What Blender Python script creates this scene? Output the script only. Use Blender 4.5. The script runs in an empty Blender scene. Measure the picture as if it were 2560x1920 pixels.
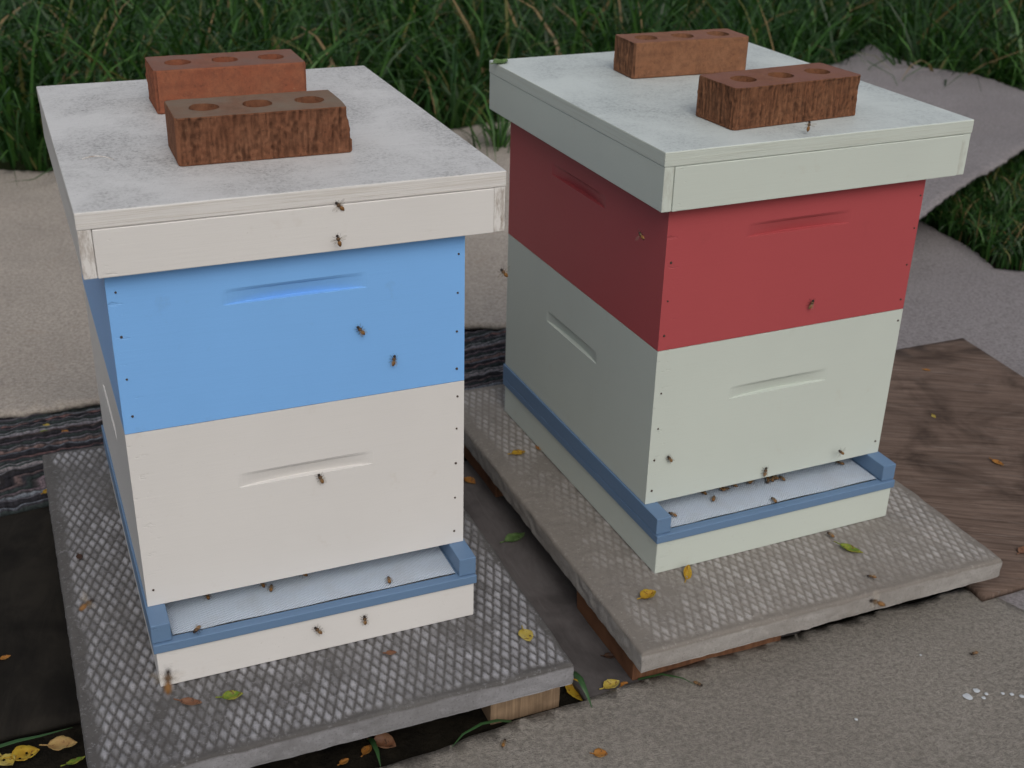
import bpy, bmesh, math, random
import numpy as np
from mathutils import Vector, Matrix, noise
from mathutils.geometry import delaunay_2d_cdt

random.seed(7); rng = np.random.default_rng(7)
scene = bpy.context.scene
COL = scene.collection
R = math.radians

# ------------------------------------------------------------------ camera, sky, sun, exposure
PITCH, ROLL, CAM_H, FPX = 0.4630, 0.0251, 1.0275, 1239.29
cd = bpy.data.cameras.new("camera"); cam = bpy.data.objects.new("camera", cd); COL.objects.link(cam)
c_, s_ = math.cos(PITCH), math.sin(PITCH); cr, sr = math.cos(ROLL), math.sin(ROLL)
Rt = Vector((1, 0, 0)); Fw = Vector((0, c_, -s_)); Up = Vector((0, s_, c_))
Rt2 = Rt * cr + Up * sr; Up2 = Up * cr - Rt * sr
m = Matrix((Rt2, Up2, -Fw)).transposed().to_4x4(); m.translation = (0, 0, CAM_H)
cam.matrix_world = m
cd.sensor_width = 36; cd.lens = FPX / 1024 * 36; cd.clip_start = 0.05; cd.clip_end = 500
cd.dof.use_dof = True; cd.dof.focus_distance = 1.55; cd.dof.aperture_fstop = 8
scene.camera = cam

SUN_EL, SUN_AZ = R(46), R(165)      # azimuth clockwise from +Y: behind the camera, a little to its right
w = bpy.data.worlds.new("World"); scene.world = w; w.use_nodes = True
nt = w.node_tree; sky = nt.nodes.new("ShaderNodeTexSky"); sky.sky_type = 'NISHITA'; sky.sun_disc = False
sky.sun_elevation = SUN_EL; sky.sun_rotation = SUN_AZ
sky.air_density = 1.0; sky.dust_density = 4.0; sky.ozone_density = 0.6
hs = nt.nodes.new("ShaderNodeHueSaturation"); hs.inputs["Saturation"].default_value = .45      # thin high cloud
nt.links.new(sky.outputs[0], hs.inputs["Color"]); nt.links.new(hs.outputs[0], nt.nodes["Background"].inputs[0]); nt.nodes["Background"].inputs[1].default_value = 0.10
sd = bpy.data.lights.new("sun", 'SUN'); sd.energy = 0.70; sd.angle = R(40); sd.color = (1.0, 0.955, 0.90)
so = bpy.data.objects.new("sun", sd); COL.objects.link(so)
sdir = Vector((math.sin(SUN_AZ) * math.cos(SUN_EL), math.cos(SUN_AZ) * math.cos(SUN_EL), math.sin(SUN_EL)))
so.rotation_euler = sdir.to_track_quat('Z', 'Y').to_euler()
vs = scene.view_settings; vs.view_transform = 'Standard'; vs.look = 'None'; vs.gamma = 1; vs.exposure = 0.14
scene.cycles.max_bounces = 8; scene.cycles.use_denoising = True

# ------------------------------------------------------------------ materials
def srgb(r, g, b):
    f = lambda c: (c / 255 / 12.92) if c / 255 <= .04045 else ((c / 255 + .055) / 1.055) ** 2.4
    return (f(r), f(g), f(b), 1)
class NM:
    """small node material builder"""
    def __init__(s, name):
        s.m = bpy.data.materials.new(name); s.m.use_nodes = True
        s.t = s.m.node_tree; s.n = s.t.nodes; s.b = s.n["Principled BSDF"]; s.out = s.n["Material Output"]
        s.co = s.n.new("ShaderNodeTexCoord").outputs["Object"]
    def link(s, a, b): s.t.links.new(a, b)
    def mapping(s, scale=(1, 1, 1), rot=(0, 0, 0), vec=None):
        n = s.n.new("ShaderNodeMapping"); n.inputs["Scale"].default_value = scale; n.inputs["Rotation"].default_value = rot
        s.link(vec or s.co, n.inputs[0]); return n.outputs[0]
    def noise(s, scale, detail=4, rough=.55, vec=None, dist=0):
        n = s.n.new("ShaderNodeTexNoise"); n.inputs["Scale"].default_value = scale; n.inputs["Detail"].default_value = detail
        n.inputs["Roughness"].default_value = rough; n.inputs["Distortion"].default_value = dist
        s.link(vec or s.co, n.inputs["Vector"]); return n.outputs["Fac"]
    def ramp(s, fac, stops):
        n = s.n.new("ShaderNodeValToRGB"); e = n.color_ramp.elements
        while len(e) < len(stops): e.new(.5)
        for i, (p, c) in enumerate(stops):
            e[i].position = p; e[i].color = c if len(c) == 4 else (*c, 1)
        s.link(fac, n.inputs[0]); return n.outputs[0]
    def mix(s, fac, a, b, mode='MIX'):
        n = s.n.new("ShaderNodeMix"); n.data_type = 'RGBA'; n.blend_type = mode
        for k, v in ((0, fac), (6, a), (7, b)):
            if hasattr(v, 'links'): s.link(v, n.inputs[k])
            else: n.inputs[k].default_value = v
        return n.outputs[2]
    def math(s, op, a, b=0.0, clamp=False):
        n = s.n.new("ShaderNodeMath"); n.operation = op; n.use_clamp = clamp
        for k, v in ((0, a), (1, b)):
            if hasattr(v, 'links'): s.link(v, n.inputs[k])
            else: n.inputs[k].default_value = v
        return n.outputs[0]
    def attr(s, name):
        n = s.n.new("ShaderNodeAttribute"); n.attribute_name = name; return n
    def bump(s, h, dist=.001, strength=1.0):
        n = s.n.new("ShaderNodeBump"); n.inputs["Distance"].default_value = dist; n.inputs["Strength"].default_value = strength
        s.link(h, n.inputs["Height"]); s.link(n.outputs[0], s.b.inputs["Normal"]); return n
    def set(s, col=None, rough=.6, spec=.5):
        if col is not None:
            if hasattr(col, 'links'): s.link(col, s.b.inputs["Base Color"])
            else: s.b.inputs["Base Color"].default_value = col
        if hasattr(rough, 'links'): s.link(rough, s.b.inputs["Roughness"])
        else: s.b.inputs["Roughness"].default_value = rough
        s.b.inputs["Specular IOR Level"].default_value = spec
        return s.m
def g(v): return (v, v, v, 1)
def mul(c, k): return (c[0] * k, c[1] * k, c[2] * k, 1)

def painted(name, col, dirt=(.25, .2, .14, 1), dirt_amt=.25, axis=0, rough=.45):
    """brush-painted softwood: faint grain ridges, slightly uneven colour, small specks of dirt"""
    n = NM(name)
    sc = [60, 60, 60]; sc[axis] = 2.2
    grain = n.noise(6, 5, .65, n.mapping(tuple(sc)))
    brush = n.noise(14, 3, .5, n.mapping(tuple(x * 1.0 for x in ((2, 90, 90) if axis == 0 else (90, 2, 90)))))
    base = n.mix(n.noise(5, 3), mul(col, .93), mul(col, 1.05))
    base = n.mix(n.math('MULTIPLY', n.ramp(grain, [(.35, g(1)), (.52, g(0))]), .05), base, mul(col, .78))
    specks = n.ramp(n.noise(420, 2, .5), [(.70, g(0)), (.76, g(1))])
    area = n.ramp(n.noise(9, 4), [(.45, g(0)), (.75, g(1))])
    base = n.mix(n.math('MULTIPLY', n.math('MULTIPLY', specks, area), dirt_amt * 2, True), base, dirt)
    drip = n.math('MULTIPLY', n.ramp(n.noise(1.0, 3, .6, n.mapping((75, 75, 5))), [(.70, g(0)), (.80, g(1))]), n.ramp(n.noise(11, 3), [(.5, g(0)), (.7, g(1))]))
    base = n.mix(n.math('MULTIPLY', drip, .35), base, n.mix(.5, mul(col, .8), (.42, .30, .10, 1)))
    sx = n.n.new("ShaderNodeSeparateXYZ"); n.link(n.co, sx.inputs[0])
    near = n.ramp(sx.outputs[0], [(.0, g(1)), (.028, g(0))])           # dents over the corner joints
    near = n.math('MULTIPLY', near, n.ramp(sx.outputs[1], [(.0, g(1)), (.004, g(0))]))
    dent = n.math('MULTIPLY', near, n.ramp(n.noise(1.0, 3, .6, n.mapping((38, 30, 120))), [(.60, g(0)), (.68, g(1))]))
    base = n.mix(n.math('MULTIPLY', dent, .30), base, mul(col, .70))
    blot = n.ramp(n.noise(26, 4, .7), [(.62, g(0)), (.75, g(1))])
    base = n.mix(n.math('MULTIPLY', blot, .16), base, mul(dirt, 1.6))
    h = n.math('ADD', n.math('ADD', n.math('MULTIPLY', grain, .45), n.math('MULTIPLY', brush, .30)), n.math('MULTIPLY', dent, -1.6))
    n.bump(h, .0008, .5)
    return n.set(base, rough, .4)

def weathered_top(name, col, dirtcol, amt):
    """horizontal painted lid top carrying grey mildew and grit"""
    n = NM(name)
    big = n.ramp(n.noise(7, 5, .65, None, .4), [(.38, g(0)), (.72, g(1))])
    streak = n.ramp(n.noise(5, 5, .7, n.mapping((3, 26, 3))), [(.42, g(0)), (.75, g(1))])
    fine = n.ramp(n.noise(260, 3, .7), [(.44, g(0)), (.68, g(1))])
    f = n.math('MULTIPLY', n.math('ADD', n.math('MULTIPLY', big, .95), n.math('MULTIPLY', streak, .18)), n.math('ADD', n.math('MULTIPLY', fine, .8), .25))
    base = n.mix(n.math('MULTIPLY', f, amt, True), mul(col, 1.0), dirtcol)
    sp = n.ramp(n.noise(520, 1, .5), [(.735, g(0)), (.76, g(1))])
    base = n.mix(n.math('MULTIPLY', sp, .7), base, (.05, .045, .04, 1))
    n.bump(n.math('ADD', n.noise(300, 3), n.noise(30, 4, .6, n.mapping((1, 9, 1)))), .0007, .6)
    return n.set(base, .5, .4)

def plyedge(name, col, vein):
    """painted plywood edge: the plies telegraph through as long horizontal lines"""
    n = NM(name)
    z = n.noise(3, 4, .7, n.mapping((2, 2, 330)))
    f = n.ramp(z, [(.50, g(0)), (.62, g(1))])
    base = n.mix(n.math('MULTIPLY', f, .45), col, vein)
    n.bump(z, .0010, .7)
    return n.set(base, .55, .3)

CREAM = (.655, .638, .615, 1); PALE = (.53, .575, .52, 1)
M = {}
M['cream'] = painted("cream_paint", CREAM)
M['pale'] = painted("pale_green_paint", PALE)
M['blue'] = painted("sky_blue_paint", (.195, .435, .82, 1), (.08, .12, .2, 1), .12)
M['red'] = painted("coral_red_paint", (.39, .069, .075, 1), (.15, .03, .03, 1), .10)
M['trim'] = painted("slate_blue_paint", (.118, .20, .325, 1), (.06, .07, .1, 1), .35, 1)
M['cream_top'] = weathered_top("cream_lid_top", (.60, .60, .595, 1), (.15, .147, .147, 1), 1.05)
M['pale_top'] = weathered_top("pale_lid_top", (.56, .61, .595, 1), (.22, .25, .26, 1), 1.0)
M['cream_edge'] = plyedge("cream_ply_edge", CREAM, (.40, .35, .27, 1))
M['pale_edge'] = plyedge("pale_ply_edge", PALE, (.40, .40, .33, 1))
def endgrain(name, col, amt):
    n = NM(name)
    f = n.ramp(n.noise(46, 5, .75, n.mapping((1.6, 1, .5))), [(.44, g(0)), (.62, g(1))])
    base = n.mix(n.math('MULTIPLY', f, amt), col, (.20, .145, .10, 1))
    n.bump(n.noise(260, 3), .0006, .7)
    return n.set(base, .7, .3)
M['cream_end'] = endgrain("cream_end_grain", CREAM, .75)
M['pale_end'] = endgrain("pale_end_grain", PALE, .30)
n = NM("nail_rust"); M['nail'] = n.set(n.mix(n.noise(900), (.03, .022, .018, 1), (.09, .06, .045, 1)), .6, .4)
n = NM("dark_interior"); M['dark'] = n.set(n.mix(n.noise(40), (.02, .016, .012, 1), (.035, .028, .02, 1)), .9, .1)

# woven screen: fine crossed wires with dark holes between
n = NM("woven_screen")
def weave(n, per):
    sx = n.n.new("ShaderNodeSeparateXYZ"); n.link(n.co, sx.inputs[0])
    k = 2 * math.pi / per
    a = n.math('SINE', n.math('MULTIPLY', sx.outputs[0], k)); b = n.math('SINE', n.math('MULTIPLY', sx.outputs[1], k))
    return n.math('MULTIPLY', n.math('ADD', n.math('MULTIPLY', a, b), 1), .5)
wv = weave(n, .0042)
base = n.mix(n.math('MULTIPLY', n.ramp(wv, [(.15, g(1)), (.55, g(0))]), .28), (.50, .575, .67, 1), (.20, .23, .27, 1))
base = n.mix(n.math('MULTIPLY', n.ramp(n.noise(26, 4), [(.45, g(0)), (.75, g(1))]), .35), base, (.36, .37, .38, 1))
n.bump(wv, .0012, .8); M['screen'] = n.set(base, .5, .4)

def brickmat(name, c1, c2, topc, dark):
    n = NM(name)
    wire = n.attr("wire").outputs["Fac"]          # 1 where the face was dragged by the cutting wire
    rel = n.attr("relief").outputs["Fac"]
    base = n.mix(n.ramp(n.noise(22, 5, .6), [(.3, g(0)), (.7, g(1))]), c1, c2)
    base = n.mix(n.math('MULTIPLY', n.ramp(n.noise(160, 3, .6), [(.60, g(0)), (.70, g(1))]), .55), base, mul(dark, .8))
    base = n.mix(n.math('MULTIPLY', n.ramp(n.noise(210, 2, .5), [(.68, g(0)), (.74, g(1))]), .4), base, (.36, .22, .13, 1))
    base = n.mix(n.math('MULTIPLY', n.ramp(n.noise(75, 5, .75), [(.42, g(0)), (.66, g(1))]), .45), base, dark)
    base = n.mix(n.math('MULTIPLY', n.ramp(n.noise(120, 4, .7, n.mapping((1, 1, .5))), [(.58, g(0)), (.70, g(1))]), .40), base, mul(c2, 1.35))
    scar = n.ramp(n.noise(13, 6, .8, n.mapping((34, 34, 4.5))), [(.38, g(1)), (.60, g(0))])
    base = n.mix(n.math('MULTIPLY', n.math('MULTIPLY', wire, scar), .35), base, dark)
    base = n.mix(n.math('MULTIPLY', n.math('MULTIPLY', wire, n.ramp(rel, [(.20, g(1)), (.62, g(0))])), .68), base, mul(dark, .55))
    # grey-brown dust on faces that point up
    ge = n.n.new("ShaderNodeNewGeometry"); sx = n.n.new("ShaderNodeSeparateXYZ"); n.link(ge.outputs["True Normal"], sx.inputs[0])
    upf = n.ramp(sx.outputs[2], [(.75, g(0)), (.95, g(1))])
    d = n.math('MULTIPLY', upf, n.ramp(n.noise(17, 5, .65), [(.3, g(.35)), (.66, g(1))]))
    base = n.mix(d, base, topc)
    n.bump(n.math('ADD', n.noise(330, 4, .7), n.noise(1200, 2)), .0018, .8)
    return n.set(base, .9, .15)
M['brick_dusty'] = brickmat("brick_dusty", (.215, .085, .045, 1), (.27, .125, .070, 1), (.215, .165, .125, 1), (.075, .034, .020, 1))
M['brick_red'] = brickmat("brick_orange_red", (.285, .090, .048, 1), (.32, .125, .068, 1), (.215, .13, .105, 1), (.12, .055, .04, 1))
M['brick_tan'] = brickmat("brick_tan", (.255, .115, .060, 1), (.30, .145, .078, 1), (.25, .125, .092, 1), (.09, .045, .03, 1))
M['brick_raked'] = brickmat("brick_raked", (.225, .092, .047, 1), (.28, .130, .068, 1), (.235, .115, .09, 1), (.065, .032, .02, 1))

def concrete(name, hi, lo, damp):
    n = NM(name)
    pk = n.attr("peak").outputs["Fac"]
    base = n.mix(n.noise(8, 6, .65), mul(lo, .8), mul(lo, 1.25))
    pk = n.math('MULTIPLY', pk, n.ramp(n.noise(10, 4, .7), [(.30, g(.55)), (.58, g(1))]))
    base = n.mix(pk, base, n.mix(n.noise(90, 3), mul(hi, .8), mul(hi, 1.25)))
    base = n.mix(n.math('MULTIPLY', n.ramp(n.noise(160, 3, .7), [(.56, g(0)), (.70, g(1))]), .35), base, mul(hi, 1.1))
    st = n.ramp(n.noise(4.2, 5, .6, None, .5), [(.40, g(0)), (.68, g(1))])
    base = n.mix(n.math('MULTIPLY', st, .42), base, damp)
    base = n.mix(n.math('MULTIPLY', n.ramp(n.noise(330, 3, .7), [(.55, g(0)), (.7, g(1))]), .4), base, mul(lo, .4))
    n.bump(n.math('ADD', n.noise(260, 5, .7), n.noise(900, 2)), .0012, .7)
    return n.set(base, .8, .35)
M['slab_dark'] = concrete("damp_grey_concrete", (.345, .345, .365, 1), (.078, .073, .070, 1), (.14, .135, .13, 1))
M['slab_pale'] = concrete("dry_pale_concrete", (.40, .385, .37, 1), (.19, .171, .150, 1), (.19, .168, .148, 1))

def timber(name, c1, c2, ringscale, axis='X'):
    n = NM(name)
    sc = {'X': (ringscale, 8, 8), 'Z': (8, 8, ringscale), 'Y': (8, ringscale, 8)}[axis]
    v = n.noise(1, 3, .6, n.mapping(sc), .3)
    base = n.mix(n.ramp(v, [(.35, g(0)), (.65, g(1))]), c1, c2)
    base = n.mix(n.math('MULTIPLY', n.ramp(n.noise(24, 4), [(.5, g(0)), (.8, g(1))]), .6), base, mul(c1, .45))
    n.bump(v, .001, .5)
    return n.set(base, .75, .2)
M['timber_pale'] = timber("sawn_pine_end", (.20, .135, .085, 1), (.31, .215, .135, 1), 260)
M['timber_red'] = timber("red_brown_timber", (.12, .055, .03, 1), (.20, .095, .05, 1), 120)

def plywood(name, c1, c2, c3, rotz, amp=1.0, blot=.6, run=90):
    n = NM(name)
    mp = n.mapping((1, 1, 1), (0, 0, rotz))
    wv = n.n.new("ShaderNodeTexNoise"); wv.inputs["Scale"].default_value = 2.2; wv.inputs["Detail"].default_value = 2
    n.link(mp, wv.inputs["Vector"])
    stretch = n.mapping((5, run, 5), (0, 0, 0), n.mix(.06, mp, wv.outputs["Color"]))
    gr = n.noise(1.6, 6, .7, stretch, .8)
    base = n.mix(n.ramp(gr, [(.33, g(0)), (.62, g(1))]), c1, c2)
    base = n.mix(n.math('MULTIPLY', n.ramp(n.noise(1.0, 5, .75, n.mapping((9, 260, 9), (0, 0, 0), mp)), [(.57, g(0)), (.66, g(1))]), .45), base, c3)
    base = n.mix(n.math('MULTIPLY', n.ramp(n.noise(6.5, 4, .6, None, .6), [(.48, g(0)), (.66, g(1))]), blot), base, mul(c1, .38))
    n.bump(gr, .0016 * amp, .7)
    return n.set(base, .85, .12)
M['ply_brown'] = plywood("weathered_brown_plywood", (.078, .053, .041, 1), (.175, .125, .100, 1), (.25, .22, .20, 1), .1, 1.0, .75)
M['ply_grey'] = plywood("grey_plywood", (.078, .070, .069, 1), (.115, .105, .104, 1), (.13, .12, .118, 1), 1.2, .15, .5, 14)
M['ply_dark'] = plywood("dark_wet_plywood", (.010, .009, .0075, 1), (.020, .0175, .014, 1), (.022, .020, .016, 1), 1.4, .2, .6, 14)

def carpetmat(name, c, c2, stain):
    n = NM(name)
    f = n.noise(150, 4, .75); fine = n.noise(560, 2, .6)
    base = n.mix(n.ramp(n.noise(3.0, 5, .6), [(.35, g(0)), (.7, g(1))]), c, c2)
    base = n.mix(n.ramp(f, [(.36, g(.75)), (.60, g(0))]), base, mul(c, .50))
    base = n.mix(n.ramp(fine, [(.40, g(.30)), (.6, g(0))]), base, mul(c, .45))
    st = n.ramp(n.noise(5.5, 6, .7, None, 1.0), [(.60, g(0)), (.74, g(1))])
    base = n.mix(n.math('MULTIPLY', st, .35), base, stain)
    n.bump(n.math('ADD', f, fine), .004, .8)
    return n.set(base, .95, .08)
M['carpet_front'] = carpetmat("beige_pile_carpet", (.30, .275, .242, 1), (.35, .325, .29, 1), (.21, .185, .15, 1))
M['carpet_back'] = carpetmat("pale_pile_carpet", (.50, .445, .39, 1), (.58, .525, .465, 1), (.36, .28, .21, 1))
M['carpet_grey'] = carpetmat("grey_lilac_carpet", (.32, .295, .30, 1), (.375, .35, .355, 1), (.26, .235, .22, 1))
n = NM("rag_weave"); at = n.attr("stripe")
base = n.mix(n.ramp(n.noise(240, 3), [(.35, g(.55)), (.6, g(0))]), at.outputs["Color"], (.012, .011, .012, 1))
n.bump(n.noise(260, 4, .7), .003, .8); M['rug'] = n.set(base, .95, .08)

n = NM("dark_soil")
base = n.mix(n.ramp(n.noise(30, 6, .7), [(.35, g(0)), (.7, g(1))]), (.008, .007, .005, 1), (.022, .018, .012, 1))
far = n.mix(n.noise(1.5, 4), (.012, .022, .006, 1), (.03, .045, .012, 1))
sx = n.n.new("ShaderNodeSeparateXYZ"); n.link(n.co, sx.inputs[0])
base = n.mix(n.ramp(n.math('MULTIPLY', sx.outputs[1], .1), [(.30, g(0)), (.40, g(1))]), base, far)
n.bump(n.noise(60, 6, .7), .02, .8); M['soil'] = n.set(base, .95, .1)

n = NM("grass_blades"); at = n.attr("tint")
n.link(at.outputs["Color"], n.b.inputs["Base Color"]); n.b.inputs["Roughness"].default_value = .42; n.b.inputs["Specular IOR Level"].default_value = .35
tr = n.n.new("ShaderNodeBsdfTranslucent"); n.link(n.mix(1.0, at.outputs["Color"], (1.1, 1.25, .55, 1), 'MULTIPLY'), tr.inputs[0])
mx = n.n.new("ShaderNodeMixShader"); mx.inputs[0].default_value = .28
n.link(n.b.outputs[0], mx.inputs[1]); n.link(tr.outputs[0], mx.inputs[2]); n.link(mx.outputs[0], n.out.inputs[0]); M['grass'] = n.m

def leafmat(name, c1, c2, spot):
    n = NM(name)
    base = n.mix(n.ramp(n.noise(70, 3), [(.38, g(0)), (.62, g(1))]), c1, c2)
    base = n.mix(n.ramp(n.noise(230, 2), [(.62, g(0)), (.68, g(.9))]), base, spot)
    n.bump(n.noise(160, 3), .001, .6)
    return n.set(base, .55, .3)
M['leaf_yellow'] = leafmat("yellow_leaf", (0.340, 0.252, 0.037, 1), (0.385, 0.311, 0.089, 1), (.16, .09, .02, 1))
M['leaf_gold'] = leafmat("golden_leaf", (0.311, 0.178, 0.011, 1), (0.355, 0.244, 0.022, 1), (.15, .06, .01, 1))
M['leaf_green'] = leafmat("yellow_green_leaf", (0.074, 0.148, 0.015, 1), (0.266, 0.252, 0.030, 1), (.10, .06, .02, 1))
M['leaf_brown'] = leafmat("brown_leaf", (0.148, 0.063, 0.033, 1), (0.207, 0.111, 0.063, 1), (.06, .03, .02, 1))
M['leaf_orange'] = leafmat("orange_leaf", (0.281, 0.111, 0.018, 1), (0.311, 0.163, 0.044, 1), (.12, .05, .02, 1))
M['leaf_tan'] = leafmat("tan_leaf", (0.296, 0.178, 0.067, 1), (0.340, 0.237, 0.089, 1), (.2, .1, .04, 1))
M['leaf_dark'] = leafmat("dark_leaf", (0.037, 0.018, 0.011, 1), (0.067, 0.033, 0.018, 1), (.02, .012, .01, 1))
M['leaf_fresh'] = leafmat("fresh_green_leaf", (0.052, 0.104, 0.026, 1), (0.126, 0.200, 0.074, 1), (.05, .09, .02, 1))
n = NM("bee_fuzz"); at = n.attr("band")
n.bump(n.noise(2600, 2), .0002, .6); M['bee'] = n.set(at.outputs["Color"], .55, .35)
n = NM("bee_wing"); n.b.inputs["Base Color"].default_value = (.34, .28, .20, 1); n.b.inputs["Roughness"].default_value = .3
n.b.inputs["Alpha"].default_value = .20; M['wing'] = n.m
n = NM("white_paint_drops"); M['drops'] = n.set(n.mix(n.noise(300), (.40, .43, .46, 1), (.58, .61, .64, 1)), .5, .4)

# ------------------------------------------------------------------ object helpers
def link(o, parent=None):
    COL.objects.link(o)
    if parent is not None: o.parent = parent
    return o
def mesh_obj(name, verts, faces, mat, parent=None, smooth=False):
    me = bpy.data.meshes.new(name); me.from_pydata([tuple(v) for v in verts], [], faces); me.update()
    for mm in (mat if isinstance(mat, list) else [mat]): me.materials.append(mm)
    if smooth: me.polygons.foreach_set("use_smooth", [True] * len(me.polygons))
    return link(bpy.data.objects.new(name, me), parent)
def bm_obj(name, bm, mat, parent=None, smooth=False):
    me = bpy.data.meshes.new(name); bm.to_mesh(me); bm.free()
    for mm in (mat if isinstance(mat, list) else [mat]): me.materials.append(mm)
    if smooth: me.polygons.foreach_set("use_smooth", [True] * len(me.polygons))
    return link(bpy.data.objects.new(name, me), parent)
def tag(o, label, cat, group=None, kind=None):
    if label: o["label"] = label
    if cat: o["category"] = cat
    if group: o["group"] = group
    if kind: o["kind"] = kind
    return o
def empty(name, loc, rz=0, label=None, cat=None, group=None):
    o = bpy.data.objects.new(name, None); o.empty_display_size = .05; COL.objects.link(o)
    o.location = loc; o.rotation_euler = (0, 0, rz); tag(o, label, cat, group); return o
def box(bm, x0, x1, y0, y1, z0, z1, mi=0):
    v = [bm.verts.new(p) for p in ((x0, y0, z0), (x1, y0, z0), (x1, y1, z0), (x0, y1, z0), (x0, y0, z1), (x1, y0, z1), (x1, y1, z1), (x0, y1, z1))]
    fs = [bm.faces.new([v[i] for i in q]) for q in ((3, 2, 1, 0), (4, 5, 6, 7), (0, 1, 5, 4), (1, 2, 6, 5), (2, 3, 7, 6), (3, 0, 4, 7))]
    for f in fs: f.material_index = mi
    return fs
def bevel(o, wdt=.0015, seg=2, ang=50):
    b = o.modifiers.new("bevel", 'BEVEL'); b.width = wdt; b.segments = seg; b.limit_method = 'ANGLE'; b.angle_limit = R(ang); b.harden_normals = False
    return o
def fbm(x, y, s, seed=0.0, oct=3):
    return noise.fractal(Vector((x * s + seed, y * s - seed, seed * .37)), 1.0, 2.0, oct)

# ------------------------------------------------------------------ hives
W, D, HB, HL, P_ = .413, .4987, .0930, .0532, .0417
Z1, Z2 = HB + .2409, HB + .2409 + .244
HV = {1: dict(x=-.4402, y=1.2343, z=0.0, a=.4028), 2: dict(x=.1942, y=1.5087, z=-.0057, a=.4275)}

def wall_grid(bm, fn, L, z0, z1, hx0, hx1, hz0, hz1, dmax):
    """one wall of a hive box with a plunge-cut handhold; fn(s, z, depth) -> point"""
    xs = [0.0] + list(np.linspace(hx0, hx1, 29)) + [L]
    zs = [z0, hz0 - .0004] + list(np.linspace(hz0, hz1, 9)) + [z1]
    V = []
    for z in zs:
        row = []
        for x in xs:
            d = 0.0
            if hx0 <= x <= hx1 and hz0 - 1e-6 <= z <= hz1:
                q = 2 * (x - hx0) / (hx1 - hx0) - 1; t = min(1, (hz1 - z) / (hz1 - hz0) / .24)
                d = dmax * max(0, 1 - q * q) ** .8 * (.25 + .75 * (hz1 - z) / (hz1 - hz0)) * t
            row.append(bm.verts.new(fn(x, z, d)))
        V.append(row)
    for j in range(len(zs) - 1):
        for i in range(len(xs) - 1):
            bm.faces.new((V[j][i], V[j][i + 1], V[j + 1][i + 1], V[j + 1][i]))
    return V

def hive_box(name, z0, z1, hz1, mat, parent, nails, label):
    bm = bmesh.new(); h0, h1 = hz1 - .019, hz1
    F = wall_grid(bm, lambda s, z, d: (s, d, z), W, z0, z1, .122, .291, h0, h1, .0072)
    L = wall_grid(bm, lambda s, z, d: (d, D - s, z), D, z0, z1, D - .342, D - .168, h0, h1, .0072)
    B = wall_grid(bm, lambda s, z, d: (W - s, D - d, z), W, z0, z1, .122, .291, h0, h1, .0072)
    Rr = wall_grid(bm, lambda s, z, d: (W - d, s, z), D, z0, z1, .168, .342, h0, h1, .0072)
    for end in (0, -1):
        loop = [v for wl in (F, Rr, B, L) for v in wl[end][:-1]]
        bm.faces.new(loop if end == -1 else loop[::-1])
    bmesh.ops.remove_doubles(bm, verts=bm.verts, dist=1e-5)
    bmesh.ops.recalc_face_normals(bm, faces=bm.faces)
    o = bm_obj(name, bm, mat, parent); o["label"] = label
    bevel(o, .0016, 2, 55)
    for (u, z) in nails:
        bmn = bmesh.new(); r = .0014 + random.random() * .0007
        bmesh.ops.create_cone(bmn, cap_ends=True, segments=10, radius1=r, radius2=r * .75, depth=.0016)
        q = bm_obj("nail", bmn, M['nail'], o); q.rotation_euler = (R(90), 0, 0); q.location = (u, -.0002, z)
    return o

def bottom_board(mat, parent):
    bm = bmesh.new(); box(bm, 0, W, -P_, D, 0, HL)
    b = bm_obj("bottom_board", bm, mat, parent); bevel(b, .0014)
    bm = bmesh.new(); e = .003; zt = HL + .0128
    y0, y1 = -P_ - e, D + e
    # U-shaped lower rim: landing lip and both sides
    box(bm, -e, W + e, y0, y0 + .0135, HL, zt)
    box(bm, -e, .0225, y0 + .0135, y1, HL, zt); box(bm, W - .0225, W + e, y0 + .0135, y1, HL, zt)
    o = bm_obj("landing_rim", bm, M['trim'], b); bevel(o, .0012)
    for x0, x1 in ((-e, .0205), (W - .0205, W + e)):
        bm = bmesh.new(); box(bm, x0, x1, y0 + .004, y1, zt + .0006, HB - .0004)
        o = bm_obj("side_rail", bm, M['trim'], b); bevel(o, .0012)
    bm = bmesh.new(); nx, ny = 60, 34
    V = [[bm.verts.new((.0228 + (W - .0456) * i / nx, y0 + .0135 + .20 * j / ny, zt + .0012 + .0011 * fbm(i * .1, j * .1, 1.0, 3.1))) for i in range(nx + 1)] for j in range(ny + 1)]
    for j in range(ny):
        for i in range(nx): bm.faces.new((V[j][i], V[j][i + 1], V[j + 1][i + 1], V[j + 1][i]))
    bm_obj("screen_floor", bm, M['screen'], b, True)
    bm = bmesh.new(); box(bm, .0228, W - .0228, .17, D, HL, HB - .0004); bm_obj("rear_closure", bm, M['dark'], b)
    return b

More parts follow.
